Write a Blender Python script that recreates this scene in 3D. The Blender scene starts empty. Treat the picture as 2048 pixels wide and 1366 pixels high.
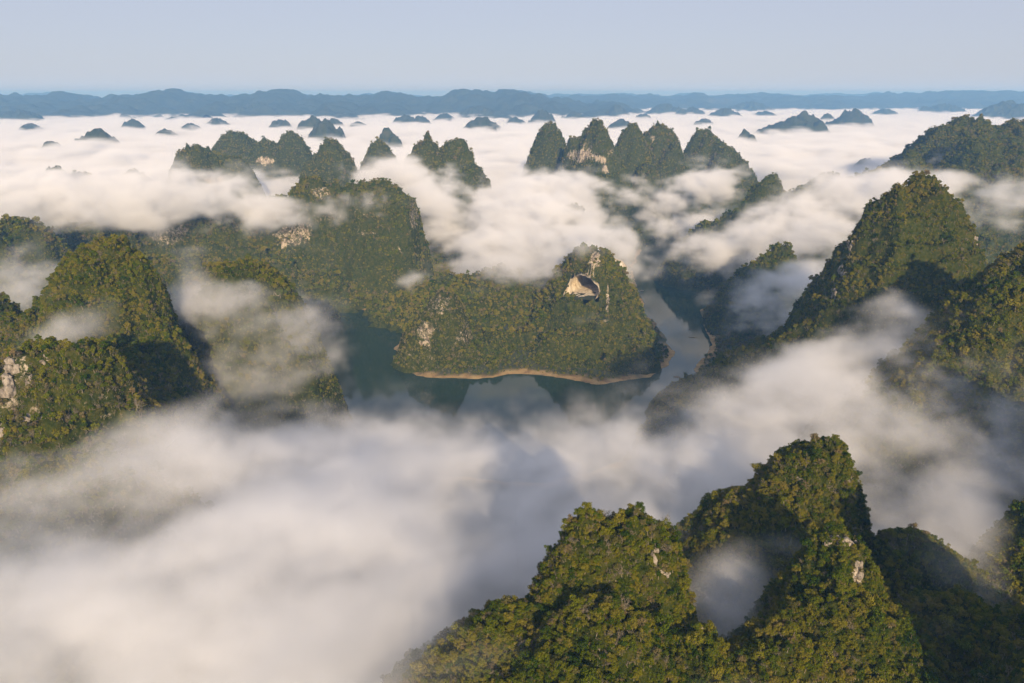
import bpy, math, random
import numpy as np
from mathutils import Vector

R = math.radians
SC = bpy.context.scene
COL = SC.collection
random.seed(7)

# ------------------------------------------------------------------ camera
F, CU, CV, PITCH, HC = 1593.0, 1024.0, 683.0, R(17.25), 420.0
cam = bpy.data.cameras.new('camera')
cam.sensor_width = 36.0
cam.lens = 36.0 * F / 2048.0
cam.clip_start, cam.clip_end = 1.0, 90000.0
cam_o = bpy.data.objects.new('camera', cam)
COL.objects.link(cam_o)
cam_o.location = (0, 0, HC)
cam_o.rotation_euler = (R(90) - PITCH, 0, 0)
SC.camera = cam_o

# ------------------------------------------------------------------ world, sun, exposure
SUN_EL, SUN_AZ = R(18), R(8)          # sun behind the camera, a little to the right
w = bpy.data.worlds.new('World')
SC.world = w
w.use_nodes = True
nt = w.node_tree
sky = nt.nodes.new('ShaderNodeTexSky')
sky.sky_type = 'NISHITA'
sky.sun_disc = False
sky.sun_elevation = SUN_EL
sky.sun_rotation = R(180) - SUN_AZ
sky.altitude = 600
sky.air_density = 1.0
sky.dust_density = 0.3
sky.ozone_density = 3.0
bg = nt.nodes['Background']
# milky morning air: the clear-sky colour is washed towards an even pale blue
wash = nt.nodes.new('ShaderNodeMix')
wash.data_type = 'RGBA'
wash.inputs[0].default_value = 0.86
nt.links.new(sky.outputs[0], wash.inputs[6])
wash.inputs[7].default_value = (3.6, 3.68, 4.5, 1)
nt.links.new(wash.outputs[2], bg.inputs[0])
bg.inputs[1].default_value = 0.125

sun = bpy.data.lights.new('sun', 'SUN')
sun.energy = 5.0
sun.angle = R(0.5)
sun.color = (1.0, 0.78, 0.52)
sun_o = bpy.data.objects.new('sun', sun)
COL.objects.link(sun_o)
LDIR = Vector((-math.sin(SUN_AZ) * math.cos(SUN_EL), math.cos(SUN_AZ) * math.cos(SUN_EL), -math.sin(SUN_EL)))
sun_o.rotation_euler = LDIR.to_track_quat('-Z', 'Y').to_euler()
sun_o.location = (300, -900, 900)

vs = SC.view_settings
vs.view_transform = 'Standard'
vs.look = 'None'
vs.exposure = 0.22
vs.gamma = 1.0
cy = SC.cycles
cy.max_bounces = 8
cy.diffuse_bounces = 2
cy.glossy_bounces = 2
cy.transmission_bounces = 2
cy.volume_bounces = 7
cy.volume_step_rate = 1.0
cy.transparent_max_bounces = 256

# ------------------------------------------------------------------ helpers
CP, SP = math.cos(PITCH), math.sin(PITCH)


def px(u, v, Y):
    """the point at forward distance Y seen at photo pixel (u, v)"""
    a, b = (u - CU) / F, -(v - CV) / F
    fw, up = CP + b * SP, -SP + CP * b
    return Y * a / fw, Y, HC + Y * up / fw


def mpp(v, Y):
    """metres per photo pixel there"""
    b = -(v - CV) / F
    return Y / (CP + b * SP) / F


def proj(x, y, z):
    dz = z - HC
    dep = y * CP - dz * SP
    up = y * SP + dz * CP
    dep = np.maximum(dep, 1.0)
    return CU + F * x / dep, CV - F * up / dep


_T = np.random.default_rng(11).random((64, 64, 64)).astype(np.float32)


def vnoise(x, y, z):
    xi, yi, zi = np.floor(x), np.floor(y), np.floor(z)
    fx, fy, fz = x - xi, y - yi, z - zi
    fx, fy, fz = [f * f * (3 - 2 * f) for f in (fx, fy, fz)]
    i0, j0, k0 = xi.astype(int) & 63, yi.astype(int) & 63, zi.astype(int) & 63
    i1, j1, k1 = (i0 + 1) & 63, (j0 + 1) & 63, (k0 + 1) & 63
    a = _T[i0, j0, k0] * (1 - fx) + _T[i1, j0, k0] * fx
    b = _T[i0, j1, k0] * (1 - fx) + _T[i1, j1, k0] * fx
    c = _T[i0, j0, k1] * (1 - fx) + _T[i1, j0, k1] * fx
    d = _T[i0, j1, k1] * (1 - fx) + _T[i1, j1, k1] * fx
    return (a * (1 - fy) + b * fy) * (1 - fz) + (c * (1 - fy) + d * fy) * fz


def fbm(x, y, z=0.0, octs=4, gain=0.5):
    """about 0..1, mean 0.5"""
    x, y = np.asarray(x, float), np.asarray(y, float)
    z = np.zeros_like(x) + z
    s, a, t = 0.0, 1.0, 0.0
    for o in range(octs):
        s = s + a * vnoise(x + 17.3 * o, y + 31.7 * o, z + 7.9 * o)
        t += a
        a *= gain
        x, y, z = x * 2.03, y * 2.03, z * 2.03
    return s / t


def sstep(a, b, x):
    t = np.clip((x - a) / (b - a), 0, 1)
    return t * t * (3 - 2 * t)


def new_mesh(name, verts, faces, mat, parent=None, attrs=None, smooth=True, link=True):
    """faces: array (n, 3 or 4) or list of such arrays"""
    me = bpy.data.meshes.new(name)
    verts = np.asarray(verts, np.float32)
    if isinstance(faces, np.ndarray):
        faces = [faces]
    faces = [f for f in faces if len(f)]
    me.vertices.add(len(verts))
    me.vertices.foreach_set('co', verts.ravel())
    idx = np.concatenate([f.ravel() for f in faces]).astype(np.int32)
    tot = np.concatenate([np.full(len(f), f.shape[1]) for f in faces]).astype(np.int32)
    me.loops.add(len(idx))
    me.loops.foreach_set('vertex_index', idx)
    me.polygons.add(len(tot))
    me.polygons.foreach_set('loop_start', np.concatenate([[0], np.cumsum(tot)[:-1]]).astype(np.int32))
    me.polygons.foreach_set('loop_total', tot)
    if smooth:
        me.polygons.foreach_set('use_smooth', np.ones(len(tot), bool))
    for k, a in (attrs or {}).items():
        at = me.attributes.new(k, 'FLOAT', 'POINT')
        at.data.foreach_set('value', np.asarray(a, np.float32))
    me.update()
    me.validate()
    for m in (mat if isinstance(mat, (list, tuple)) else [mat]):
        me.materials.append(m)
    ob = bpy.data.objects.new(name, me)
    if link:
        COL.objects.link(ob)
    if parent is not None:
        ob.parent = parent
    return ob


def tag(o, label=None, cat=None, group=None, kind=None):
    if label:
        o['label'] = label
    if cat:
        o['category'] = cat
    if group:
        o['group'] = group
    if kind:
        o['kind'] = kind
    return o


# ------------------------------------------------------------------ materials
def mat_new(name):
    m = bpy.data.materials.new(name)
    m.use_nodes = True
    t = m.node_tree
    return m, t, t.nodes['Principled BSDF'], t.nodes.new, t.links.new


def ramp(N, stops):
    r = N('ShaderNodeValToRGB')
    e = r.color_ramp.elements
    while len(e) < len(stops):
        e.new(0.5)
    for k, (p, c) in enumerate(stops):
        e[k].position = p
        e[k].color = (*c, 1)
    return r


def noise_node(N, L, vec, scale, detail=4, rough=0.6):
    n = N('ShaderNodeTexNoise')
    n.inputs['Scale'].default_value = scale
    n.inputs['Detail'].default_value = detail
    n.inputs['Roughness'].default_value = rough
    if vec is not None:
        L(vec, n.inputs['Vector'])
    return n


def mixc(N, L, fac, a, b):
    m = N('ShaderNodeMix')
    m.data_type = 'RGBA'
    for s, v in ((0, fac), (6, a), (7, b)):
        if hasattr(v, 'is_output'):
            L(v, m.inputs[s])
        else:
            m.inputs[s].default_value = v if s == 0 else (*v, 1)
    return m.outputs[2]


def make_hill_mat(name, far=False):
    m, t, bs, N, L = mat_new(name)
    geo = N('ShaderNodeNewGeometry')
    pos = geo.outputs['Position']
    n1 = noise_node(N, L, pos, 0.16 if not far else 0.03, 8, 0.8)
    if far:
        veg = ramp(N, [(0.30, (0.020, 0.030, 0.012)), (0.45, (0.040, 0.052, 0.020)), (0.58, (0.062, 0.066, 0.028)),
                       (0.72, (0.10, 0.088, 0.05))])
    else:
        veg = ramp(N, [(0.34, (0.012, 0.020, 0.004)), (0.48, (0.038, 0.050, 0.008)), (0.62, (0.085, 0.080, 0.018)), (0.74, (0.13, 0.10, 0.045))])
    L(n1.outputs[0], veg.inputs[0])
    # limestone, stained by water running down the face
    mp = N('ShaderNodeMapping')
    mp.inputs['Scale'].default_value = (1, 1, 0.22)
    L(pos, mp.inputs['Vector'])
    n2 = noise_node(N, L, mp.outputs[0], 0.16, 8, 0.7)
    rock = ramp(N, [(0.33, (0.07, 0.06, 0.05)), (0.44, (0.25, 0.20, 0.15)), (0.54, (0.46, 0.39, 0.29)), (0.68, (0.64, 0.56, 0.44))])
    L(n2.outputs[0], rock.inputs[0])
    at = N('ShaderNodeAttribute')
    at.attribute_name = 'rock'
    n3 = noise_node(N, L, pos, 0.2, 8, 0.8)
    sm = N('ShaderNodeMath')
    sm.operation = 'ADD'
    L(at.outputs['Fac'], sm.inputs[0])
    L(n3.outputs[0], sm.inputs[1])
    mr = N('ShaderNodeMapRange')
    mr.inputs[1].default_value = 0.98
    mr.inputs[2].default_value = 1.08
    L(sm.outputs[0], mr.inputs[0])
    L(mixc(N, L, mr.outputs[0], veg.outputs[0], rock.outputs[0]), bs.inputs['Base Color'])
    bs.inputs['Roughness'].default_value = 0.95
    bs.inputs['Specular IOR Level'].default_value = 0.0
    bp = N('ShaderNodeBump')
    bp.inputs['Strength'].default_value = 0.8
    bp.inputs['Distance'].default_value = 2.5 if not far else 6.0
    n4 = noise_node(N, L, pos, 0.25 if not far else 0.08, 6, 0.7)
    L(n4.outputs[0], bp.inputs['Height'])
    L(bp.outputs[0], bs.inputs['Normal'])
    return m


def make_leaf_mat(name, stops):
    m, t, bs, N, L = mat_new(name)
    oi = N('ShaderNodeObjectInfo')
    geo = N('ShaderNodeNewGeometry')
    n1 = noise_node(N, L, geo.outputs['Position'], 0.012, 3, 0.6)   # stands of one species
    n2 = noise_node(N, L, geo.outputs['Position'], 0.9, 3, 0.7)    # sprays within one crown
    a = N('ShaderNodeMath'); a.operation = 'MULTIPLY_ADD'
    L(oi.outputs['Random'], a.inputs[0]); a.inputs[1].default_value = 0.58; a.inputs[2].default_value = -0.60
    b = N('ShaderNodeMath'); b.operation = 'MULTIPLY_ADD'
    L(n1.outputs[0], b.inputs[0]); b.inputs[1].default_value = 1.05; L(a.outputs[0], b.inputs[2])
    c = N('ShaderNodeMath'); c.operation = 'MULTIPLY_ADD'
    L(n2.outputs[0], c.inputs[0]); c.inputs[1].default_value = 0.9; L(b.outputs[0], c.inputs[2])
    r = ramp(N, stops)
    L(c.outputs[0], r.inputs[0])
    L(r.outputs[0], bs.inputs['Base Color'])
    bs.inputs['Roughness'].default_value = 0.75
    bs.inputs['Specular IOR Level'].default_value = 0.0
    return m


M_LEAF = make_leaf_mat('foliage_green', [(0.12, (0.010, 0.024, 0.003)), (0.34, (0.034, 0.066, 0.005)), (0.54, (0.092, 0.118, 0.006)),
                                         (0.80, (0.165, 0.158, 0.012)), (1.0, (0.205, 0.17, 0.03))])
M_DRY = make_leaf_mat('foliage_dry', [(0.15, (0.045, 0.048, 0.010)), (0.45, (0.090, 0.090, 0.022)), (0.7, (0.142, 0.128, 0.044)),
                                      (0.9, (0.19, 0.145, 0.07))])
M_BARK, t_, bs_, N_, L_ = mat_new('bark_grey')
n_ = noise_node(N_, L_, N_('ShaderNodeNewGeometry').outputs['Position'], 1.5)
r_ = ramp(N_, [(0.3, (0.13, 0.105, 0.07)), (0.7, (0.36, 0.31, 0.22))])
L_(n_.outputs[0], r_.inputs[0]); L_(r_.outputs[0], bs_.inputs['Base Color'])
bs_.inputs['Roughness'].default_value = 0.9
M_HILL = make_hill_mat('hill_scrub_and_limestone')
M_FAR = make_hill_mat('far_forest_and_limestone', far=True)

# ground: forest floor inland, dry grass and mud along the water
M_GROUND, t_, bs_, N_, L_ = mat_new('valley_floor')
geo_ = N_('ShaderNodeNewGeometry')
n_ = noise_node(N_, L_, geo_.outputs['Position'], 0.05, 6, 0.7)
fl_ = ramp(N_, [(0.3, (0.022, 0.032, 0.010)), (0.5, (0.045, 0.055, 0.016)), (0.7, (0.085, 0.08, 0.03))])
L_(n_.outputs[0], fl_.inputs[0])
n2_ = noise_node(N_, L_, geo_.outputs['Position'], 0.06, 5, 0.7)
gr_ = ramp(N_, [(0.3, (0.16, 0.085, 0.035)), (0.5, (0.34, 0.22, 0.08)), (0.7, (0.42, 0.31, 0.14))])
L_(n2_.outputs[0], gr_.inputs[0])
at_ = N_('ShaderNodeAttribute'); at_.attribute_name = 'bank'
L_(mixc(N_, L_, at_.outputs['Fac'], fl_.outputs[0], gr_.outputs[0]), bs_.inputs['Base Color'])
bs_.inputs['Roughness'].default_value = 0.95

M_WATER, t_, bs_, N_, L_ = mat_new('river_water')
bs_.inputs['Base Color'].default_value = (0.020, 0.042, 0.026, 1)
bs_.inputs['Roughness'].default_value = 0.06
bs_.inputs['IOR'].default_value = 1.33
n_ = noise_node(N_, L_, N_('ShaderNodeNewGeometry').outputs['Position'], 0.35, 3)
b_ = N_('ShaderNodeBump'); b_.inputs['Strength'].default_value = 0.05; b_.inputs['Distance'].default_value = 0.3
L_(n_.outputs[0], b_.inputs['Height']); L_(b_.outputs[0], bs_.inputs['Normal'])

# ------------------------------------------------------------------ shoreline, ground and river
# the bends of the river, corner by corner, as points on the water level
WATER_PX = [(588, 600), (640, 609), (700, 617), (760, 626), (806, 631), (812, 655), (792, 690), (786, 728), (830, 752), (890, 760), (950, 760),
            (1040, 748), (1110, 758), (1200, 768), (1290, 752), (1335, 735), (1345, 712), (1328, 668), (1292, 628), (1274, 575), (1266, 540),
            (1280, 505), (1310, 491), (1355, 487), (1340, 512), (1335, 526), (1365, 538), (1440, 543), (1520, 546), (1505, 575), (1465, 600),
            (1400, 622), (1402, 640), (1418, 670), (1428, 688), (1414, 706), (1390, 742), (1372, 770), (1380, 800), (1376, 850), (1330, 900),
            (1100, 960), (760, 950), (650, 860), (648, 770), (632, 712), (604, 655), (580, 622)]


def on_water(u, v):
    b = -(v - CV) / F
    return px(u, v, HC * (CP + b * SP) / (SP - CP * b))[:2]


WATER = np.array([on_water(u, v) for u, v in WATER_PX])
# a second arm of the river, beyond the right-hand banks
WATER2 = np.array([on_water(u, v) for u, v in [(1610, 470), (1720, 455), (1740, 480), (1690, 520), (1640, 560), (1590, 600), (1540, 640),
                                               (1520, 620), (1570, 560), (1610, 510)]])


def sdist(x, y, poly):
    """signed distance to a polygon, negative inside"""
    d = np.full(x.shape, 1e9)
    ins = np.zeros(x.shape, bool)
    n = len(poly)
    for i in range(n):
        ax, ay = poly[i]
        bx, by = poly[(i + 1) % n]
        ex, ey = bx - ax, by - ay
        t = np.clip(((x - ax) * ex + (y - ay) * ey) / (ex * ex + ey * ey), 0, 1)
        d = np.minimum(d, np.hypot(x - ax - t * ex, y - ay - t * ey))
        c = ((ay > y) != (by > y)) & (x < (bx - ax) * (y - ay) / (by - ay + 1e-9) + ax)
        ins ^= c
    return np.where(ins, -d, d)


def shore(x, y):
    wx = x + 22 * (fbm(x / 45, y / 45, 3.0, 3) - 0.5)
    wy = y + 22 * (fbm(x / 45, y / 45, 9.0, 3) - 0.5)
    return np.minimum(sdist(wx, wy, WATER), sdist(wx, wy, WATER2))


def ground_h(x, y):
    s = shore(x, y)
    z = np.where(s < 0, np.maximum(s * 0.3, -6), np.minimum(s * 0.16, 3.0) + np.clip((s - 22) * 0.14, 0, 26))
    return z + np.where(s > 10, 3.0 * (fbm(x / 60, y / 60, 1.0, 3) - 0.5), 0), s


def axis(parts):
    return np.unique(np.concatenate([np.arange(a, b, s) for a, b, s in parts]))


gx = axis([(-24000, -3000, 1500), (-3000, -900, 100), (-900, 900, 7.5), (900, 3000, 100), (3000, 24001, 1500)])
gy = axis([(-3000, 0, 500), (0, 700, 50), (700, 2200, 7.5), (2200, 5000, 100), (5000, 30001, 2500)])


def grid_faces(nx, ny):
    i = np.arange(nx - 1)[:, None] * ny + np.arange(ny - 1)[None, :]
    i = i.ravel()
    return np.stack([i, i + ny, i + ny + 1, i + 1], 1)


X, Y = np.meshgrid(gx, gy, indexing='ij')
Z, S = ground_h(X, Y)
bank = sstep(20, 8, S + 30 * (fbm(X / 18, Y / 18, 5.0, 4) - 0.5)) * sstep(-2, 0, S) * sstep(0.27, 0.4, fbm(X / 70, Y / 70, 15.0, 3))
ground = new_mesh('ground', np.stack([X, Y, Z], -1).reshape(-1, 3), grid_faces(len(gx), len(gy)), M_GROUND, attrs={'bank': bank.ravel()})
tag(ground, 'valley floor with dry yellow grass banks along the river', 'ground', kind='structure')
river = new_mesh('river', [(-1500, 500, 0), (1500, 500, 0), (1500, 3200, 0), (-1500, 3200, 0)], np.array([[0, 1, 2, 3]]), M_WATER)
tag(river, 'calm dark green river winding round the forested headland', 'river', kind='structure')

# ------------------------------------------------------------------ hills
# one bump: (u, v, Y, drop, left, right, power[, front, back]) - summit at photo pixel (u, v) and distance Y; at `drop` pixels below
# the summit the slope has run out `left` / `right` pixels sideways and front / back pixels in depth
HILLS = []


def hill(label, bumps, step=None, dry=0.3, rocky=0.0, spots=(), mat=None, trees=1.0, warp=1.0):
    HILLS.append(dict(label=label, bumps=bumps, step=step, dry=dry, rocky=rocky, spots=spots, trees=trees, warp=warp))


# --- nearest hills
hill('nearest olive green peak with a flat wooded top, cut by the bottom edge',
     [(1200, 1048, 315, 150, 112, 140, 2.0, 130, 130), (1255, 1050, 316, 150, 140, 120, 2.0, 130, 120), (1312, 1066, 318, 150, 140, 70, 1.9, 130, 110), (1135, 1088, 312, 120, 62, 120, 1.6, 100, 100),
      (1015, 1218, 300, 100, 118, 180, 1.2, 150, 120), (900, 1310, 290, 70, 80, 120, 1.3, 110, 90), (1220, 1230, 275, 130, 210, 150, 1.4, 150, 150), (1400, 1275, 285, 90, 140, 85, 1.3, 110, 100)],
     warp=0.6, dry=0.30, rocky=0.12, spots=[(1230, 1038, 30, 10, .3), (1310, 1110, 14, 25, .3), (1405, 1255, 16, 10, .3)])
hill('tall leaning green peak with a long left shoulder, behind the rocky topped one',
     [(1650, 890, 430, 120, 130, 72, 1.9, 120, 120), (1600, 915, 428, 120, 100, 100, 1.6, 120, 110), (1480, 990, 425, 100, 95, 130, 1.5, 120, 110),
      (1560, 1010, 405, 120, 130, 150, 1.3, 130, 120)], dry=0.22, rocky=0.05)
hill('green peak crowned with bare grey rocks, beside the nearest peak',
     [(1680, 1076, 330, 120, 105, 95, 1.8, 110, 100), (1700, 1190, 305, 120, 170, 170, 1.4, 140, 120), (1800, 1078, 385, 90, 80, 160, 1.4, 110, 110),
      (1560, 1270, 285, 110, 130, 150, 1.3, 130, 120), (1900, 1200, 330, 110, 150, 170, 1.3, 140, 130)],
     dry=0.25, rocky=0.1, spots=[(1670, 1082, 24, 10, .5), (1700, 1084, 24, 12, .5), (1715, 1145, 18, 36, .5)])
hill('dark wooded slope cut by the right edge, lowest on that side',
     [(2100, 1240, 330, 110, 140, 150, 1.3), (2100, 1010, 420, 80, 62, 90, 1.5)], dry=0.25)
hill('tall hill past the right edge, nearest the viewer, shading the lower right slopes',
     [(2330, 1160, 235, 200, 160, 190, 1.6)], dry=0.25, trees=0.3)
hill('tall hill past the right edge, its shadow lying on the fog',
     [(2330, 760, 430, 200, 105, 190, 1.7)], dry=0.25, trees=0.3)
hill('brownish green hill with grey rock faces, cut by the left edge',
     [(60, 706, 520, 150, 230, 140, 2.3, 150, 120), (165, 708, 520, 150, 150, 96, 2.2, 140, 110), (255, 805, 515, 120, 110, 86, 1.5, 130, 110),
      (120, 860, 470, 140, 260, 170, 1.3, 160, 140)],
     dry=0.55, rocky=0.28, spots=[(30, 745, 45, 55, .36), (55, 835, 40, 22, .38), (10, 800, 40, 60, .36)])
hill('steep dark green hill with a sharp shadowed right edge, in the left foreground',
     [(205, 498, 720, 110, 100, 92, 2.5, 150, 120), (268, 524, 715, 150, 110, 62, 2.1, 150, 110), (318, 645, 690, 120, 70, 60, 1.6, 110, 100),
      (90, 606, 745, 60, 110, 90, 1.4, 100, 100), (-15, 606, 760, 70, 80, 60, 1.5, 100, 100), (230, 690, 630, 60, 70, 70, 1.4, 90, 80),
      (370, 780, 690, 110, 90, 70, 1.4, 120, 100)], dry=0.4, rocky=0.05)
hill('rounded wooded hill with a small white cliff, left of the dark lake',
     [(490, 531, 850, 80, 130, 90, 2.2, 150, 120), (415, 545, 850, 60, 50, 80, 2.0, 100, 100), (555, 570, 850, 90, 120, 45, 2.2, 110, 100),
      (560, 690, 830, 80, 130, 62, 1.6, 110, 110), (490, 650, 810, 140, 150, 110, 1.5, 120, 120)],
     dry=0.4, rocky=0.05, spots=[(552, 590, 13, 8, .5), (535, 596, 7, 6, .4)])
# --- the headland and the pierced mountain
hill('steep pierced mountain with a cream walled cave, on the headland in the river bend',
     [(1192, 508, 1330, 110, 125, 84, 2.1, 120, 110), (1190, 520, 1300, 120, 105, 90, 1.5, 90, 100), (1240, 610, 1240, 110, 160, 92, 1.3, 130, 130),
      (1140, 660, 1230, 90, 230, 185, 1.4, 110, 160), (1000, 680, 1230, 70, 200, 220, 1.4, 120, 160), (1100, 700, 1205, 55, 270, 225, 1.6, 58, 160)],
     step=3.0, dry=0.22, rocky=0.0,
     spots=[(1160, 545, 50, 26, .3), (1190, 520, 16, 26, .45), (1180, 500, 10, 14, .3), (1215, 600, 5, 50, .45), (1212, 642, 12, 8, .4), (1100, 600, 14, 18, .35),
            (1088, 622, 7, 6, .4), (1232, 615, 30, 40, .15)])
hill('rocky grey knoll at the left end of the headland',
     [(892, 585, 1250, 60, 52, 42, 2.2, 60, 60), (850, 630, 1215, 60, 45, 60, 1.8, 60, 60), (825, 690, 1190, 50, 38, 80, 1.6, 60, 60),
      (900, 700, 1190, 45, 90, 140, 1.5, 60, 90)], step=3.0, dry=0.6, rocky=0.3,
     spots=[(875, 610, 40, 36, .36), (850, 660, 24, 30, .40), (848, 688, 18, 9, .5), (818, 708, 10, 8, .45)])
hill('wooded ridge behind the pierced mountain, half veiled in fog',
     [(1010, 545, 1430, 70, 190, 150, 1.6, 120, 100), (900, 560, 1470, 60, 150, 150, 1.6, 110, 100), (1120, 560, 1400, 80, 130, 110, 1.5, 110, 100)], step=3.5, dry=0.2)
# --- long cliff left of the centre
hill('long cliff edged ridge with a steep right end, above the dark lake',
     [(752, 376, 1650, 100, 92, 90, 3.2, 80, 110), (806, 402, 1640, 150, 140, 44, 3.6, 70, 110), (632, 370, 1660, 90, 80, 90, 3.0, 70, 110), (690, 390, 1655, 100, 150, 130, 3.4, 75, 110),
      (560, 405, 1660, 80, 110, 120, 2.0, 80, 110), (450, 430, 1640, 80, 130, 130, 2.0, 90, 120), (320, 445, 1600, 80, 150, 150, 1.8, 90, 120),
      (180, 450, 1560, 70, 150, 160, 1.7, 90, 120), (760, 500, 1625, 90, 270, 110, 1.5, 55, 120), (520, 515, 1560, 90, 260, 240, 1.5, 80, 120),
      (250, 520, 1420, 70, 260, 260, 1.4, 100, 120)],
     step=4.0, dry=0.25, rocky=0.0,
     spots=[(590, 470, 60, 32, .40), (565, 490, 14, 9, .5), (650, 435, 80, 30, .34), (720, 425, 50, 25, .32), (330, 470, 55, 34, .38), (365, 458, 20, 16, .42),
            (738, 468, 30, 8, .4), (828, 430, 14, 50, .38), (640, 385, 30, 22, .38), (480, 455, 40, 18, .3), (800, 500, 12, 20, .38)])
hill('low dark hill in shadow at the left edge', [(40, 436, 1350, 60, 75, 60, 1.8), (-30, 450, 1300, 70, 80, 70, 1.6)], step=4.0, dry=0.1)
# --- right side
hill('big steep green mountain with a small pale cliff, dominating the right side',
     [(1845, 364, 900, 180, 150, 110, 1.35, 150, 140), (1900, 420, 890, 120, 90, 62, 2.0, 110, 110), (1935, 432, 880, 100, 70, 32, 2.6, 90, 100),
      (1760, 500, 870, 150, 130, 150, 1.3, 150, 130), (1850, 520, 840, 160, 190, 120, 1.4, 150, 130), (1650, 640, 840, 110, 150, 170, 1.2, 130, 140)],
     step=2.5, dry=0.28, rocky=0.08, spots=[(1952, 482, 8, 14, .5), (1690, 520, 12, 30, .25), (1675, 570, 10, 25, .2)])
hill('low wooded spur with tawny grass at its tip, right bank of the river',
     [(1530, 700, 1000, 50, 100, 160, 1.5, 90, 90), (1430, 752, 985, 26, 60, 90, 1.6, 60, 70), (1620, 650, 960, 70, 130, 160, 1.3, 110, 110)], step=3.0, dry=0.3)
hill('dark wooded hill at the right edge, below the big mountain',
     [(2085, 492, 680, 120, 130, 120, 1.5, 140, 130), (2020, 560, 650, 100, 110, 130, 1.4, 130, 120), (1960, 640, 640, 100, 130, 150, 1.3, 130, 120)], dry=0.28)
hill('small wooded islet hill wrapped in fog, right of the blue river',
     [(1568, 494, 1420, 50, 60, 36, 1.8), (1530, 520, 1400, 40, 50, 60, 1.5)], step=3.5, dry=0.15)
hill('peak with a rounded top and a low tail, above the right river bank',
     [(1540, 360, 1800, 70, 58, 34, 2.0), (1500, 410, 1790, 50, 60, 60, 1.5), (1440, 440, 1770, 40, 60, 60, 1.6)], step=4.0, dry=0.3,
     spots=[(1530, 400, 18, 12, .2), (1562, 432, 6, 5, .4)])
hill('low ridge rising out of fog behind the rounded peak',
     [(1665, 350, 2150, 40, 70, 45, 1.7), (1610, 376, 2120, 35, 70, 60, 1.5)], step=5.0, dry=0.2)
hill('broad massif of several blue green summits, at the right edge',
     [(1945, 242, 2150, 70, 120, 130, 1.6), (2050, 250, 2150, 70, 130, 130, 1.6), (1905, 252, 2130, 40, 50, 60, 1.5), (1955, 282, 1950, 90, 85, 110, 1.6),
      (2030, 300, 1900, 90, 110, 130, 1.5), (1930, 360, 1700, 60, 70, 110, 1.5), (2030, 350, 1720, 80, 130, 130, 1.5)], step=5.0, dry=0.3)
hill('little dark cone left of the right-hand massif', [(1832, 303, 1950, 40, 32, 38, 1.4), (1770, 343, 1950, 20, 60, 50, 1.6)], step=4.0, dry=0.1)
# --- centre, behind the river
hill('high peak with white cliffs, centre of the middle distance',
     [(1195, 254, 2350, 80, 66, 46, 2.1, 80, 90), (1215, 300, 2330, 120, 70, 60, 1.6, 90, 90), (1270, 390, 2280, 80, 80, 66, 1.4, 90, 90), (1300, 440, 2220, 40, 60, 50, 1.3, 80, 80)],
     step=4.5, dry=0.35, rocky=0.0,
     spots=[(1160, 312, 40, 20, .45), (1198, 318, 26, 12, .48), (1210, 340, 10, 16, .46), (1115, 325, 22, 16, .40), (1175, 290, 24, 18, .34), (1222, 300, 10, 14, .36)])
hill('smooth dark cone left of the white cliffs', [(1103, 257, 2560, 70, 50, 42, 1.7)], step=5, dry=0.3)
hill('narrow ridge falling to the river, right of the white cliffs',
     [(1266, 257, 2520, 60, 42, 40, 1.9), (1300, 320, 2400, 90, 45, 40, 1.5)], step=5, dry=0.4)
hill('jagged summit with a pale scar, second from the right of the central group',
     [(1322, 252, 2620, 60, 44, 50, 2.0), (1350, 290, 2550, 80, 50, 45, 1.5)], step=5, dry=0.4, spots=[(1305, 278, 9, 12, .42)])
hill('broad summit with a sloping right side, rightmost of the central group',
     [(1408, 264, 2680, 60, 48, 60, 2.0), (1450, 290, 2620, 50, 60, 50, 1.4)], step=5, dry=0.35)
hill('small hill veiled by drifting fog, behind the pierced mountain',
     [(1148, 412, 1760, 50, 55, 42, 1.8), (1105, 440, 1740, 40, 40, 50, 1.6)], step=4, dry=0.2)
hill('tall double topped peak with a steep right flank, left of the centre',
     [(908, 273, 2200, 120, 62, 74, 1.35), (858, 280, 2220, 50, 42, 40, 1.4), (925, 325, 2160, 110, 70, 62, 1.7)], step=4.5, dry=0.35, rocky=0.03)
# --- left back
hill('twin rounded green hills with a tan cliff, left of the long ridge',
     [(392, 294, 2300, 60, 58, 46, 2.3), (462, 312, 2180, 70, 46, 52, 2.2), (400, 345, 2200, 50, 80, 70, 1.6)], step=4.5, dry=0.2, spots=[(430, 362, 34, 16, .42)])
hill('row of three dark wooded tops in the left middle distance',
     [(470, 268, 2900, 40, 48, 48, 2.2), (532, 285, 2780, 40, 50, 40, 1.7), (580, 268, 2800, 50, 38, 40, 2.0)], step=5, dry=0.15, spots=[(530, 322, 26, 14, .46)])
hill('smooth rounded hill left of the double topped peak', [(660, 285, 2500, 60, 52, 56, 1.7)], step=5, dry=0.35)
hill('small pointed hill right of the smooth rounded one', [(757, 282, 2600, 40, 34, 38, 1.6)], step=5, dry=0.35)
hill('small dark top above the fog, left of the twin green hills', [(268, 344, 2300, 25, 30, 32, 2.0)], step=4, dry=0.4)
hill('pair of small dark tops in the fog near the left edge', [(108, 336, 2350, 25, 26, 28, 1.8), (160, 347, 2200, 30, 42, 42, 2.0)], step=4, dry=0.4)
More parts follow.
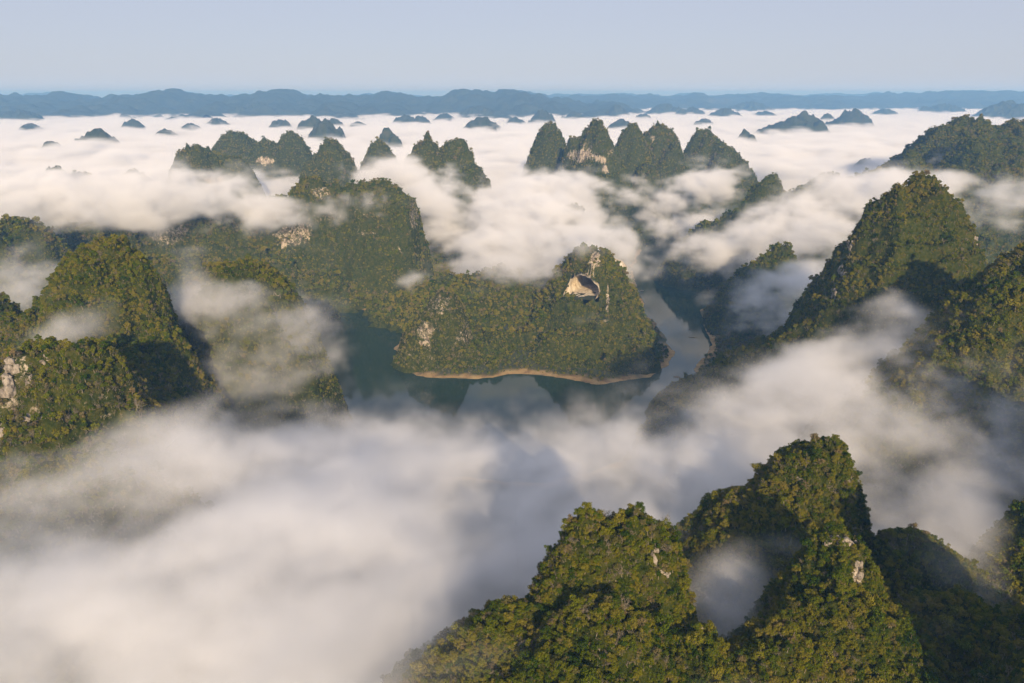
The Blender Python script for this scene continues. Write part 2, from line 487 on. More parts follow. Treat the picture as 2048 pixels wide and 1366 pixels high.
SMALL = [
    (330, 262, 0, 8, 16, 18, 1.4, 'tiny top breaking the fog right of the hazy pyramid'),
    (715, 246, 0, 9, 14, 18, 1.4, 'tiny top breaking the fog behind the pointed hill'),
    (890, 231, 0, 10, 20, 18, 1.4, 'tiny top in the fog left of the rounded island'),
    (1030, 238, 0, 8, 14, 16, 1.4, 'tiny top in the fog right of the rounded island'),
    (1150, 228, 0, 11, 20, 20, 1.4, 'tiny top in the fog behind the white cliffs'),
    (1285, 232, 0, 9, 18, 20, 1.4, 'tiny top in the fog behind the narrow ridge'),
    (1385, 220, 0, 12, 26, 24, 1.4, 'small blue top at the far edge of the fog sea, left of the quarry'),
    (1530, 226, 0, 8, 24, 22, 1.4, 'low blue top in the far fog, left of the wedge shaped island'),
    (1770, 222, 0, 9, 22, 24, 1.4, 'small blue top in the far fog, right of the bright edged island'),
    (1410, 240, 0, 8, 16, 14, 1.4, 'tiny top in the fog behind the rightmost of the central group'),
    (60, 250, 0, 9, 18, 18, 1.4, 'tiny top in the fog below the dark foot at far left'),
    (380, 250, 0, 8, 14, 18, 1.4, 'tiny top in the fog left of the row of three'),  # far islands in the sea of fog: u, v, Y, drop, left, right, power, where
    (100, 285, 3100, 18, 22, 24, 1.5, 'tiny brown islet top in the fog at far left'),
    (195, 264, 3300, 28, 40, 38, 1.5, 'hazy pyramid top in the fog at left'),
    (264, 242, 4100, 14, 20, 20, 1.5, 'tiny dark top in the fog below the left blue range'),
    (432, 240, 4300, 10, 18, 22, 1.4, 'low sliver of hill in fog below the blue range'),
    (562, 242, 4100, 12, 18, 20, 1.7, 'small dark mound left of a pair of mounds'),
    (622, 237, 4000, 24, 26, 28, 1.6, 'hazy mound above the wooded row of three'),
    (650, 246, 3500, 26, 28, 32, 1.5, 'dark cone in front of the hazy mound'),
    (664, 240, 3800, 14, 16, 24, 1.5, 'thin top just right of the dark cone'),
    (771, 262, 3300, 22, 10, 24, 1.4, 'small leaning top behind the pointed hill'),
    (810, 234, 4300, 12, 18, 20, 1.7, 'left one of two small mounds above the double topped peak'),
    (840, 236, 4300, 12, 16, 20, 1.7, 'right one of two small mounds above the double topped peak'),
    (964, 240, 3700, 20, 36, 30, 1.7, 'rounded island top in the fog at centre'),
    (952, 219, 4700, 18, 38, 42, 1.6, 'long low island behind the rounded island'),
    (1085, 226, 4500, 20, 26, 26, 1.5, 'cone in the fog above the smooth dark cone'),
    (1232, 217, 5300, 18, 24, 28, 1.5, 'blue cone at the foot of the far range, centre'),
    (1245, 243, 3900, 12, 22, 24, 1.6, 'low double top above the white cliffs'),
    (1332, 214, 5600, 16, 36, 34, 1.5, 'blue hill at the far edge of the fog sea'),
    (1450, 222, 5200, 14, 26, 26, 1.5, 'small blue hill right of the pale quarry'),
    (1606, 231, 3700, 30, 44, 50, 1.5, 'large wedge shaped island in the right fog sea'),
    (1570, 248, 3600, 14, 40, 40, 1.4, 'low rock apron left of the wedge shaped island'),
    (1710, 226, 3800, 26, 50, 32, 1.6, 'bright edged island right of the wedge shaped one'),
    (1490, 263, 3000, 16, 12, 16, 1.5, 'faint fog covered top at right of centre'),
    (1735, 320, 2700, 16, 26, 26, 1.6, 'faint fog covered mound below the islands'),
    (1655, 232, 4300, 12, 14, 14, 1.5, 'small top between the two right islands'),
    (1890, 214, 6300, 14, 40, 40, 1.5, 'blue hill at the far right of the fog sea'),
    (520, 212, 5600, 22, 70, 60, 2.0, 'broad dark hill at the foot of the left blue range'),
    (1500, 210, 6400, 14, 44, 44, 1.6, 'blue hump below the right blue range'),
    (2020, 212, 5200, 26, 60, 60, 1.7, 'dark hill at the far right edge below the range'),
    (40, 226, 5300, 16, 50, 40, 1.6, 'dark hill foot at the far left edge'),
]
for u, v, Yd, dr, l, r, p, lab in SMALL:
    v -= 3
    bb = -(v + dr + 4 - CV) / F
    Yd = (HC - 182) * (CP + bb * SP) / (SP - CP * bb)      # its foot stands in the fog sea
    rs = random.Random(u * 7 + v)
    bs3 = [(u, v, Yd, dr, l, r, rs.uniform(1.4, 2.0))]
    for k in range(4):
        t = rs.uniform(-0.95, 0.95)
        bs3.append((u + t * (l if t < 0 else r), v + dr * (0.12 + 0.6 * abs(t)) * rs.uniform(0.6, 1.2), Yd * rs.uniform(0.97, 1.03), dr,
                    l * rs.uniform(0.35, 0.8), r * rs.uniform(0.35, 0.8), rs.uniform(1.3, 2.2)))
    hill(lab, bs3, step=7 if Yd < 5000 else 12, dry=0.3, trees=0)


def reach(Yd):
    return Yd * (1 + 0.03 * min(max((Yd - 600) / 600, 0), 1) + 0.02 * min(max((Yd - 1300) / 900, 0), 1))


def bump_params(b):
    u, v, Yd, dr, l, r, p = b[:7]
    Yd = reach(Yd)
    fr, bk = b[7:9] if len(b) > 7 else (0.5 * (l + r), 0.5 * (l + r))
    s = mpp(v, Yd)
    x0, y0, z0 = px(u, v, Yd)
    return x0, y0, z0, dr * s, l * s, r * s, fr * s, bk * s, p


for h in HILLS:
    h['P'] = [bump_params(b) for b in h['bumps']]
    h['near'] = min(b[2] for b in h['bumps'])
    if h['step'] is None:
        h['step'] = 1.8
    bx = []
    for x0, y0, z0, D, l, r, f, k, p in h['P']:
        m = ((z0 + 20) / D) ** (1 / p) * 1.12 + 0.1
        bx.append((x0 - l * m, x0 + r * m, y0 - f * m, y0 + k * m))
    bx = np.array(bx)
    mg = 25 + 30 * min(max(h['P'][0][3] / 60, 0.35), 2.2)
    h['box'] = (bx[:, 0].min() - mg, bx[:, 1].max() + mg, bx[:, 2].min() - mg, bx[:, 3].max() + mg)


def hill_h(h, x, y, fine=True):
    """height of one hill over points"""
    sc = max(h['P'][0][3], 12) / 60.0
    sc = min(max(sc, 0.35), 2.2)
    W = 34 * sc * h['warp']
    wx = x + W * (fbm(x / (46 * sc), y / (46 * sc), 2.5, 4) - 0.5)
    wy = y + W * (fbm(x / (46 * sc), y / (46 * sc), 8.5, 4) - 0.5)
    out = np.full(x.shape, -60.0)
    for x0, y0, z0, D, l, r, f, k, p in h['P']:
        dx, dy = wx - x0, wy - y0
        q = np.sqrt((dx / np.where(dx < 0, l, r)) ** 2 + (dy / np.where(dy < 0, f, k)) ** 2)
        z = z0 - D * q ** p
        # smooth union
        kk = 7.0 * sc
        a = np.clip(0.5 + 0.5 * (z - out) / kk, 0, 1)
        out = out * (1 - a) + z * a + kk * a * (1 - a) * 0.5
    # gullies, ledges and lumps
    rid = 1 - np.abs(2 * fbm(x / (38 * sc), y / (38 * sc), 4.0, 3) - 1)
    amp = sc * (1 + h['near'] / 5000)
    out = out + (rid - 0.72) * 23 * amp + (fbm(x / (13 * sc), y / (13 * sc), 6.0, 3) - 0.5) * 9 * amp
    ph = out / (15 * sc) + 1.6 * fbm(x / (30 * sc), y / (30 * sc), 3.3, 2)
    out = out + 3.3 * sc * np.sin(2 * math.pi * ph) * sstep(0, 1, h['near'] / 400)      # ledges
    if fine:
        out = out + (fbm(x / 9, y / 9, 1.5, 2) - 0.5) * min(3.0 + h['near'] / 700, 8)
    return out


def top_at(x, y, skip=None):
    """the highest of all hills and the ground over points"""
    z = ground_h(x, y)[0]
    for i, h in enumerate(HILLS):
        if i == skip:
            continue
        a, b, c, d = h['box']
        m = (x > a) & (x < b) & (y > c) & (y < d)
        if m.any():
            z[m] = np.maximum(z[m], hill_h(h, x[m], y[m]))
    return z


# the eye of the pierced mountain: an arch-shaped opening leading into the rock
EYE = np.array(px(1161, 583, reach(1262)))
EYE_W, EYE_H = 29.0, 24.0
AX = np.array([math.sin(R(28)), math.cos(R(28)), 0.05])     # the way the cave runs
AX /= np.linalg.norm(AX)
LAT = np.array([AX[1], -AX[0], 0]) / math.hypot(AX[0], AX[1])


def eye_q(x, y, z):
    s = (x - EYE[0]) * LAT[0] + (y - EYE[1]) * LAT[1]
    d = (x - EYE[0]) * AX[0] + (y - EYE[1]) * AX[1]
    hh = z - EYE[2]
    return np.hypot(s / EYE_W, hh / EYE_H) + 0.25 * (fbm(s / 9 + 50, hh / 9 + 50, 2.0, 3) - 0.5), d


TREE = []       # x, y, z, normal z, hill index, distance, dry, seen
hill_obs = []
rng = np.random.default_rng(5)
for hi, h in enumerate(HILLS):
    a, b, c, d = h['box']
    st = h['step']
    xs, ys = np.arange(a, b + st, st), np.arange(c, d + st, st)
    Xh, Yh = np.meshgrid(xs, ys, indexing='ij')
    Zh = hill_h(h, Xh, Yh)
    gxn, gyn = np.gradient(Zh, st)
    steep = np.hypot(gxn, gyn)
    nz = 1 / np.sqrt(1 + steep ** 2)
    # bare limestone: on the steepest faces, plus the scars the photograph shows
    U, V = proj(Xh, Yh, Zh)
    rk = np.clip((steep - 1.5) * 0.5, 0, 1) * h['rocky'] * 1.6
    facing = (-gxn * (0 - Xh) - gyn * (0 - Yh) + (HC - Zh)) > 0
    for (u, v, ru, rv, amt) in h['spots']:
        q = np.hypot((U - u) / ru, (V - v) / rv) + 0.5 * (fbm(Xh / 14, Yh / 14 + Zh / 14, 3.0, 3) - 0.5)
        rk = np.maximum(rk, np.where(facing, amt * 1.35 * sstep(1.25, 0.5, q), 0))
    verts = np.stack([Xh, Yh, Zh], -1).reshape(-1, 3)
    fc = grid_faces(len(xs), len(ys))
    zf = Zh.ravel()[fc]
    keep = zf.max(1) > -4
    if 'pierced' in h['label']:
        q, dd = eye_q(Xh, Yh, Zh)
        inside = ((q < 1.0) & (dd < 40) & facing & (Zh > EYE[2] - 0.36 * EYE_H)).ravel()
        keep &= ~inside[fc].any(1)
        rk = np.maximum(rk, np.where(facing & (dd < 60) & (Zh > EYE[2] - 0.1 * EYE_H), 0.6 * sstep(1.4, 1.05, q), 0))
    fc = fc[keep]
    used, inv = np.unique(fc, return_inverse=True)
    far = h['near'] > 2900
    ob = new_mesh('hill', verts[used], inv.reshape(fc.shape), M_FAR if far else M_HILL, attrs={'rock': rk.ravel()[used]})
    tag(ob, h['label'], 'hill', kind='structure')
    hill_obs.append(ob)
    # trees on this hill
    if h['trees'] <= 0:
        continue
    D0 = h['near']
    sp = 1.6 if D0 < 450 else 2.3 if D0 < 800 else 3.3 if D0 < 1300 else 4.2 if D0 < 1900 else 5.2
    fa = st * st / np.maximum(nz.ravel()[fc].mean(1), 0.3)
    n = int(fa.sum() / sp ** 2 * h['trees'])
    pick = rng.choice(len(fc), n, p=fa / fa.sum())
    q = fc[pick]
    r1, r2 = rng.random(n), rng.random(n)
    tx = verts[q[:, 0], 0] + r1 * st
    ty = verts[q[:, 0], 1] + r2 * st
    z4 = Zh.ravel()
    tz = (z4[q[:, 0]] * (1 - r1) * (1 - r2) + z4[q[:, 1]] * r1 * (1 - r2) + z4[q[:, 2]] * r1 * r2 + z4[q[:, 3]] * (1 - r1) * r2)
    rkt = rk.ravel()[q[:, 0]]
    fct = facing.ravel()[q[:, 0]]
    nzt = nz.ravel()[q[:, 0]]
    ok = rng.random(n) > np.clip((rkt - 0.26) * 4, 0, 0.86)
    tu, tv = proj(tx, ty, tz)
    ok &= (tu > -200) & (tu < 2250) & (tv < 1520) & (tz > 2)
    ok &= fct | (rng.random(n) < (0.8 if D0 < 1000 else 0.25))
    idx = np.where(ok)[0]
    z_top = top_at(tx[idx], ty[idx], skip=hi)
    idx = idx[z_top < tz[idx] + 1.0]
    s_ = shore(tx[idx], ty[idx])
    idx = idx[(s_ > 4) | (tz[idx] > 6)]
    dryp = 0.5 * h['dry'] + 0.9 * np.clip(rkt[idx], 0, .5) + 0.5 * (fbm(tx[idx] / 40, ty[idx] / 40, 7.0, 2) - 0.5)
    TREE.append(np.stack([tx[idx], ty[idx], tz[idx], nzt[idx], np.full(len(idx), hi), np.hypot(np.hypot(tx[idx], ty[idx]), HC - tz[idx]),
                          dryp, fct[idx] & (tu[idx] > 0) & (tu[idx] < 2048) & (tv[idx] < 1366)], 1))

# trees on the low ground near the water
n = 90000
tx, ty = rng.uniform(-800, 800, n), rng.uniform(900, 2250, n)
tz, s_ = ground_h(tx, ty)
tu, tv = proj(tx, ty, tz)
ok = (s_ > 9 + 13 * (fbm(tx / 22, ty / 22, 5.0, 3) - 0.5)) & (tu > -100) & (tu < 2150)
idx = np.where(ok)[0]
z_top = np.full(len(idx), -99.0)
for h in HILLS:
    a, b, c, d = h['box']
    m = (tx[idx] > a) & (tx[idx] < b) & (ty[idx] > c) & (ty[idx] < d)
    if m.any():
        z_top[m] = np.maximum(z_top[m], hill_h(h, tx[idx][m], ty[idx][m]))
idx = idx[z_top < tz[idx] + 0.5]
TREE.append(np.stack([tx[idx], ty[idx], tz[idx], np.ones(len(idx)), np.full(len(idx), -1), np.hypot(np.hypot(tx[idx], ty[idx]), HC),
                      0.25 + 0.4 * (fbm(tx[idx] / 40, ty[idx] / 40, 7.0, 2) - 0.5), np.zeros(len(idx))], 1))
TREE = np.concatenate(TREE)
print('trees', len(TREE))

# --- cave walls of the pierced mountain: a part of that hill
ei = [i for i, h in enumerate(HILLS) if 'pierced' in h['label']][0]
na, nd = 56, 22
ring = []
for j in range(na):
    th = 2 * math.pi * j / na
    s0, h0 = math.cos(th), max(math.sin(th), -0.42)
    # the mouth lies where the axis-parallel line through the rim meets the slope
    o = EYE + LAT * (s0 * EYE_W * 1.06) + np.array([0, 0, 1]) * (h0 * EYE_H * 1.06)
    ts = np.linspace(-130, 130, 400)
    pts = o[None] + ts[:, None] * AX[None]
    below = pts[:, 2] < hill_h(HILLS[ei], pts[:, 0], pts[:, 1])
    t0 = ts[np.argmax(below)] if below.any() else 0
    ring.append(t0)
ring = np.array(ring)
ring = np.convolve(np.concatenate([ring[-3:], ring, ring[:3]]), np.ones(7) / 7, 'valid')
tend = ring.max() + 135
cv = []
for k in range(nd):
    f = k / (nd - 1)
    shr = 1.06 - 0.14 * f ** 1.3
    for j in range(na):
        th = 2 * math.pi * j / na
        t = (ring[j] - 1.5) * (1 - f) + tend * f
        o = EYE + AX * t + LAT * (math.cos(th) * EYE_W * shr) + np.array([0, 0, 1]) * (max(math.sin(th), -0.42) * EYE_H * shr)
        cv.append(o)
cv = np.array(cv)
dn = (fbm(cv[:, 0] / 7 + 9, cv[:, 1] / 7, cv[:, 2] / 7, 4) - 0.5) * 9
cen = EYE[None] + ((cv - EYE) @ AX)[:, None] * AX[None]
rad = cv - cen
cv = cv + rad / (np.linalg.norm(rad, axis=1)[:, None] + 1e-6) * dn[:, None]
cv = np.concatenate([cv, (EYE + AX * (tend + 5))[None]])
cf = []
for k in range(nd - 1):
    for j in range(na):
        cf.append((k * na + j, k * na + (j + 1) % na, (k + 1) * na + (j + 1) % na, (k + 1) * na + j))
cap = [((nd - 1) * na + j, (nd - 1) * na + (j + 1) % na, len(cv) - 1) for j in range(na)]
M_CAVE, t_, bs_, N_, L_ = mat_new('cave_limestone')
mp_ = N_('ShaderNodeMapping'); mp_.inputs['Scale'].default_value = (1, 1, 0.3)
L_(N_('ShaderNodeNewGeometry').outputs['Position'], mp_.inputs['Vector'])
n_ = noise_node(N_, L_, mp_.outputs[0], 0.14, 8, 0.75)
r_ = ramp(N_, [(0.28, (0.16, 0.13, 0.10)), (0.40, (0.48, 0.37, 0.22)), (0.52, (0.74, 0.66, 0.51)), (0.7, (0.82, 0.76, 0.64))])
L_(n_.outputs[0], r_.inputs[0])
sx_ = N_('ShaderNodeSeparateXYZ'); L_(N_('ShaderNodeNewGeometry').outputs['True Normal'], sx_.inputs[0])
ab_ = N_('ShaderNodeMath'); ab_.operation = 'ABSOLUTE'; L_(sx_.outputs['Z'], ab_.inputs[0])
at_ = N_('ShaderNodeAttribute'); at_.attribute_name = 'floor'
ml_ = N_('ShaderNodeMath'); ml_.operation = 'MULTIPLY'; L_(at_.outputs['Fac'], ml_.inputs[0]); L_(ab_.outputs[0], ml_.inputs[1])
mr_ = N_('ShaderNodeMapRange'); mr_.inputs[1].default_value = 0.45; mr_.inputs[2].default_value = 0.7; L_(ml_.outputs[0], mr_.inputs[0])
L_(mixc(N_, L_, mr_.outputs[0], r_.outputs[0], (0.035, 0.045, 0.014)), bs_.inputs['Base Color'])
bs_.inputs['Roughness'].default_value = 0.95
b_ = N_('ShaderNodeBump'); b_.inputs['Distance'].default_value = 2.0; L_(n_.outputs[0], b_.inputs['Height']); L_(b_.outputs[0], bs_.inputs['Normal'])
cave = new_mesh('cave_wall', cv, [np.array(cf), np.array(cap)], M_CAVE, parent=hill_obs[ei], attrs={'floor': (cv[:, 2] < EYE[2] - 0.4 * EYE_H).astype(float)})
cave['label'] = 'cream limestone walls of the great round cave mouth'

# --- crags standing out of the scrub: parts of their hills
M_CRAG, t_, bs_, N_, L_ = mat_new('grey_limestone')
mp_ = N_('ShaderNodeMapping'); mp_.inputs['Scale'].default_value = (1, 1, 0.35)
L_(N_('ShaderNodeNewGeometry').outputs['Position'], mp_.inputs['Vector'])
n_ = noise_node(N_, L_, mp_.outputs[0], 0.55, 8, 0.8)
r_ = ramp(N_, [(0.32, (0.05, 0.045, 0.04)), (0.44, (0.19, 0.165, 0.135)), (0.56, (0.36, 0.315, 0.255)), (0.7, (0.52, 0.46, 0.37))])
L_(n_.outputs[0], r_.inputs[0]); L_(r_.outputs[0], bs_.inputs['Base Color'])
bs_.inputs['Roughness'].default_value = 0.95
b_ = N_('ShaderNodeBump'); b_.inputs['Distance'].default_value = 0.5; L_(n_.outputs[0], b_.inputs['Height']); L_(b_.outputs[0], bs_.inputs['Normal'])


def crag(word, spots):
    hi = [i for i, h in enumerate(HILLS) if word in h['label']][0]
    h = HILLS[hi]
    r = np.random.default_rng(len(spots) + hi)
    for (u, v, ru, rv) in spots:
        V_, F_ = [], []
        nb = 7
        for k in range(nb):
            uu, vv = u + r.uniform(-1, 1) * ru * 0.8, v + r.uniform(-1, 1) * rv * 0.8
            Ys = np.linspace(h['near'] * 0.75, h['near'] * 1.35, 500)
            pts = np.stack([px(uu, vv, yy) for yy in Ys])
            hit = pts[:, 2] < hill_h(h, pts[:, 0], pts[:, 1])
            if not hit.any():
                continue
            c = pts[np.argmax(hit)]
            m = mpp(vv, c[1])
            sx, sz = ru * m * r.uniform(.3, .6), rv * m * r.uniform(.35, .7) + ru * m * 0.15
            base = len(V_)
            na_, nb_ = 18, 12
            for i in range(nb_):
                ph = math.pi * i / (nb_ - 1)
                for j in range(na_):
                    th = 2 * math.pi * j / na_
                    d = np.array([math.sin(ph) * math.cos(th), math.sin(ph) * math.sin(th), math.cos(ph)])
                    V_.append(c + d * [sx, sx * .8, sz])
            for i in range(nb_ - 1):
                for j in range(na_):
                    F_.append((base + i * na_ + j, base + (i + 1) * na_ + j, base + (i + 1) * na_ + (j + 1) % na_, base + i * na_ + (j + 1) % na_))
        if not V_:
            continue
        V_ = np.array(V_)
        sz_ = max(ru, rv) * mpp(v, h['near']) * 0.55
        for ax_i in range(3):
            V_[:, ax_i] += (fbm(V_[:, 0] / sz_ + 7 * ax_i, V_[:, 1] / sz_, V_[:, 2] / (sz_ * 1.6), 5, 0.62) - 0.5) * sz_ * 2.0
        new_mesh('rock_outcrop', V_, np.array(F_), M_CRAG, parent=hill_obs[hi], smooth=False)


crag('crowned with bare grey rocks', [(1668, 1080, 14, 7), (1702, 1082, 15, 9), (1718, 1130, 9, 14), (1712, 1158, 14, 12)])
crag('nearest olive green peak', [(1232, 1040, 16, 6), (1310, 1112, 9, 16), (1315, 1140, 12, 6), (1408, 1252, 12, 7), (1040, 1290, 20, 7), (1190, 1180, 8, 5), (1335, 1150, 6, 4)])
crag('brownish green hill', [(28, 730, 16, 14), (15, 775, 14, 22), (48, 838, 18, 10), (10, 860, 10, 12), (60, 760, 9, 14), (90, 720, 8, 8)])
crag('big steep green mountain', [(1950, 484, 5, 10), (1700, 500, 5, 14), (1685, 545, 6, 14), (1668, 590, 5, 12)])
crag('tall leaning green peak', [(1600, 960, 6, 6), (1700, 960, 5, 8)])

# ------------------------------------------------------------------ far ranges
FAR_U = [(-300, 190), (0, 188), (40, 180), (85, 184), (140, 186), (205, 183), (262, 195), (340, 192), (425, 180), (470, 189), (545, 186), (622, 179),
         (665, 190), (740, 187), (822, 182), (885, 190), (945, 181), (995, 186), (1040, 182), (1100, 188), (1180, 185), (1260, 188), (1340, 186),
         (1420, 187), (1520, 186), (1640, 186), (1760, 184), (1900, 181), (2048, 181), (2350, 182)]


def far_range(label, Yd, dv, depth, seed, u0, u1, stp):
    xa, xb = px(u0, 190, Yd)[0], px(u1, 190, Yd)[0]
    xs, ys = np.arange(xa, xb, stp), np.arange(Yd - depth, Yd + depth * 1.2, stp)
    Xf, Yf = np.meshgrid(xs, ys, indexing='ij')
    uu = CU + F * Xf / (Yd * 1.05)
    vsil = np.interp(uu, [p[0] for p in FAR_U], [p[1] for p in FAR_U]) + dv
    _, _, zs = px(0, vsil, Yd)
    cone = fbm(Xf / (330 if seed < 2 else 420) + seed, Yf / 1500, seed, 4, 0.55)
    rid = 1 - np.abs(2 * fbm(Xf / 260 + seed, Yf / 260, seed + 3, 4) - 1)
    fall = np.clip(1.12 - np.abs(Yf - Yd) / depth, 0, 1) ** 0.8
    z = zs * (0.30 + 0.70 * fall) + (cone - 0.5) * 330 * (1.1 - 0.45 * fall) + (rid - 0.75) * 120 * (1.1 - 0.6 * fall) - 60 * (1 - fall)
    rk = np.zeros_like(z)
    for (u, v, ru, rv) in ([(1440, 203, 42, 9)] if seed == 2 else []):
        U, V = proj(Xf, Yf, z)
        rk = np.maximum(rk, 0.45 * sstep(1.2, 0.5, np.hypot((U - u) / ru, (V - v) / rv)))
    z = z + (fbm(Xf / 150 + seed, Yf / 150, seed + 6, 4) - 0.5) * (95 if seed < 3 else 60)
    z = np.minimum(z, 482 + 0.3 * (z - 482))
    if u1 < 1500:
        z = z - 330 * sstep(1000, 1480, uu)
    ob = new_mesh('mountains', np.stack([Xf, Yf, z], -1).reshape(-1, 3), grid_faces(len(xs), len(ys)), M_FAR, attrs={'rock': rk.ravel()})
    tag(ob, label, 'mountains', kind='structure')


far_range('blue wooded range along the left horizon', 11000, 7, 2900, 1, -300, 1490, 30)
far_range('blue hazy range along the right horizon with a pale quarry', 15500, 6, 3600, 2, 900, 2400, 40)
far_range('palest blue range behind all others', 22000, 5, 2500, 3, -300, 2400, 60)


# ------------------------------------------------------------------ trees
def tube(V_, F_, pts, rad, n=5):
    base = len(V_)
    pts = [np.array(p, float) for p in pts]
    for i, p in enumerate(pts):
        t = pts[min(i + 1, len(pts) - 1)] - pts[max(i - 1, 0)]
        t /= np.linalg.norm(t) + 1e-9
        a = np.cross(t, [0.3, 0.9, 0.2]); a /= np.linalg.norm(a) + 1e-9
        b = np.cross(t, a)
        for k in range(n):
            th = 2 * math.pi * k / n
            V_.append(p + rad[i] * (math.cos(th) * a + math.sin(th) * b))
    for i in range(len(pts) - 1):
        for k in range(n):
            F_.append((base + i * n + k, base + i * n + (k + 1) % n, base + (i + 1) * n + (k + 1) % n, base + (i + 1) * n + k))


def leaf_quads(r, cen, nrm, size):
    """leaf sprays: one bent four-sided card at each point"""
    n = len(cen)
    t = r.standard_normal((n, 3))
    t -= (t * nrm).sum(1)[:, None] * nrm
    t /= np.linalg.norm(t, axis=1)[:, None] + 1e-9
    b = np.cross(nrm, t)
    s = size * r.uniform(0.6, 1.4, n)[:, None]
    asp = r.uniform(0.5, 1.0, n)[:, None]
    v = np.stack([cen - t * s, cen - b * s * asp + nrm * s * 0.25, cen + t * s * 0.9 - nrm * s * 0.2, cen + b * s * asp], 1).reshape(-1, 3)
    f = np.arange(n * 4).reshape(n, 4)
    return v, f


def make_tree(seed, kind, nleaf, lsize, ribs=5):
    """-> crown (verts, faces), trunk (verts, faces): a tree about 7 m tall with a 6 m crown"""
    r = np.random.default_rng(seed)
    V_, F_ = [], []
    H = r.uniform(5.5, 7.5)
    lean = r.normal(0, 0.5, 2)
    top = np.array([lean[0], lean[1], H * 0.62])
    tube(V_, F_, [(0, 0, -1.5), (lean[0] * .2, lean[1] * .2, H * .25), top * [.7, .7, .8], top], [0.26, 0.2, 0.15, 0.08], ribs)
    blobs = []
    nb = {'leafy': 8, 'bare': 9, 'bush': 6, 'spire': 6}[kind]
    tips = []
    for k in range(nb):
        th = 2 * math.pi * (k + r.uniform(-.4, .4)) / nb
        rr = r.uniform(0.9, 2.5) if kind != 'spire' else r.uniform(0.4, 1.4)
        c = np.array([lean[0] + rr * math.cos(th), lean[1] + rr * math.sin(th),
                      H * (r.uniform(0.5, 0.95) if kind != 'bush' else r.uniform(0.15, 0.5)) - 0.25 * rr])
        st = np.array([lean[0] * .6, lean[1] * .6, H * r.uniform(.3, .5)]) if kind != 'bush' else np.array([0, 0, 0.2])
        mid = (st + c) / 2 + r.normal(0, .25, 3) + [0, 0, -0.2]
        tube(V_, F_, [st, mid, c], [0.12, 0.085, 0.03], 4 if ribs > 3 else 3)
        blobs.append((c, r.uniform(0.9, 1.5)))
        if kind == 'bare':
            for _ in range(5):
                e = c + r.normal(0, 0.75, 3) + [0.35 * math.cos(th), 0.35 * math.sin(th), 0.45]
                m2 = mid * .35 + c * .65 + r.normal(0, .15, 3)
                tube(V_, F_, [m2, (m2 + e) / 2 + r.normal(0, .12, 3), e], [0.055, 0.04, 0.015], 3)
                tips.append(e)
                for _ in range(2):
                    e2 = e + r.normal(0, 0.45, 3) + [0, 0, .25]
                    tube(V_, F_, [(m2 + e) / 2, e2], [0.035, 0.012], 3)
                    tips.append(e2)
    blobs.append((top + [0, 0, H * .22], 1.35))
    cen, nrm = [], []
    if kind == 'bare':
        tp = np.array(tips)
        sel = r.integers(0, len(tp), nleaf)
        cen = tp[sel] + r.normal(0, 0.28, (nleaf, 3))
        nrm = r.standard_normal((nleaf, 3))
        nrm /= np.linalg.norm(nrm, axis=1)[:, None]
    else:
        wts = np.array([b[1] ** 2 for b in blobs]); wts /= wts.sum()
        for (c, rad), k in zip(blobs, (wts * nleaf).astype(int) + 1):
            d = r.standard_normal((k, 3))
            d[:, 2] += 0.35
            d /= np.linalg.norm(d, axis=1)[:, None]
            rr = rad * (1 - 0.55 * r.random(k) ** 2.2) * (1 + 0.3 * np.sin(5 * d[:, 0] + seed) * np.cos(4 * d[:, 1]))
            cen.append(c + d * rr[:, None] * [1, 1, 0.8])
            m = d + r.normal(0, 0.55, (k, 3))
            nrm.append(m / np.linalg.norm(m, axis=1)[:, None])
        cen, nrm = np.concatenate(cen), np.concatenate(nrm)
    cvv, cff = leaf_quads(r, cen, nrm, lsize)
    return (cvv, cff), (np.array(V_), np.array(F_))


PROTO = []      # (kind, crown mesh, trunk mesh, joined object)
proto_col = bpy.data.collections.new('tree_kinds')


def add_proto(kind, seed, nleaf, lsize, ribs, dry=False):
    (cvv, cff), (tv_, tf_) = make_tree(seed, kind, nleaf, lsize, ribs)
    lm = M_DRY if dry else M_LEAF
    cr = new_mesh('crown', cvv, cff, lm, link=False, smooth=False).data
    tr = new_mesh('trunk', tv_, tf_, M_BARK, link=False).data
    jo = new_mesh('tree_kind', np.concatenate([cvv, tv_]), np.concatenate([cff, tf_ + len(cvv)]), [lm, M_BARK], link=False, smooth=False)
    mi = np.zeros(len(cff) + len(tf_), np.int32); mi[len(cff):] = 1
    jo.data.polygons.foreach_set('material_index', mi)
    proto_col.objects.link(jo)
    PROTO.append((kind, cr, tr, jo))


# near kinds 0-9, middle kinds 10-17, far kinds 18-23
for s in range(4):
    add_proto('leafy', 100 + s, 1100, 0.27, 5)
add_proto('spire', 120, 600, 0.32, 5)
add_proto('bush', 130, 620, 0.27, 4); add_proto('bush', 131, 620, 0.27, 4)
add_proto('leafy', 140, 900, 0.27, 5, True)
add_proto('bare', 150, 60, 0.2, 5, True); add_proto('bare', 151, 20, 0.2, 5, True)
for s in range(3):
    add_proto('leafy', 200 + s, 300, 0.55, 4)
add_proto('spire', 210, 200, 0.5, 4)
add_proto('bush', 220, 170, 0.55, 3)
add_proto('leafy', 230, 260, 0.52, 4, True)
add_proto('bare', 240, 50, 0.3, 3, True); add_proto('bare', 241, 30, 0.3, 3, True)
for s in range(3):
    add_proto('leafy', 300 + s, 95, 0.95, 3)
add_proto('bush', 310, 60, 0.9, 3)
add_proto('leafy', 320, 85, 0.9, 3, True); add_proto('bare', 330, 60, 0.7, 3, True)

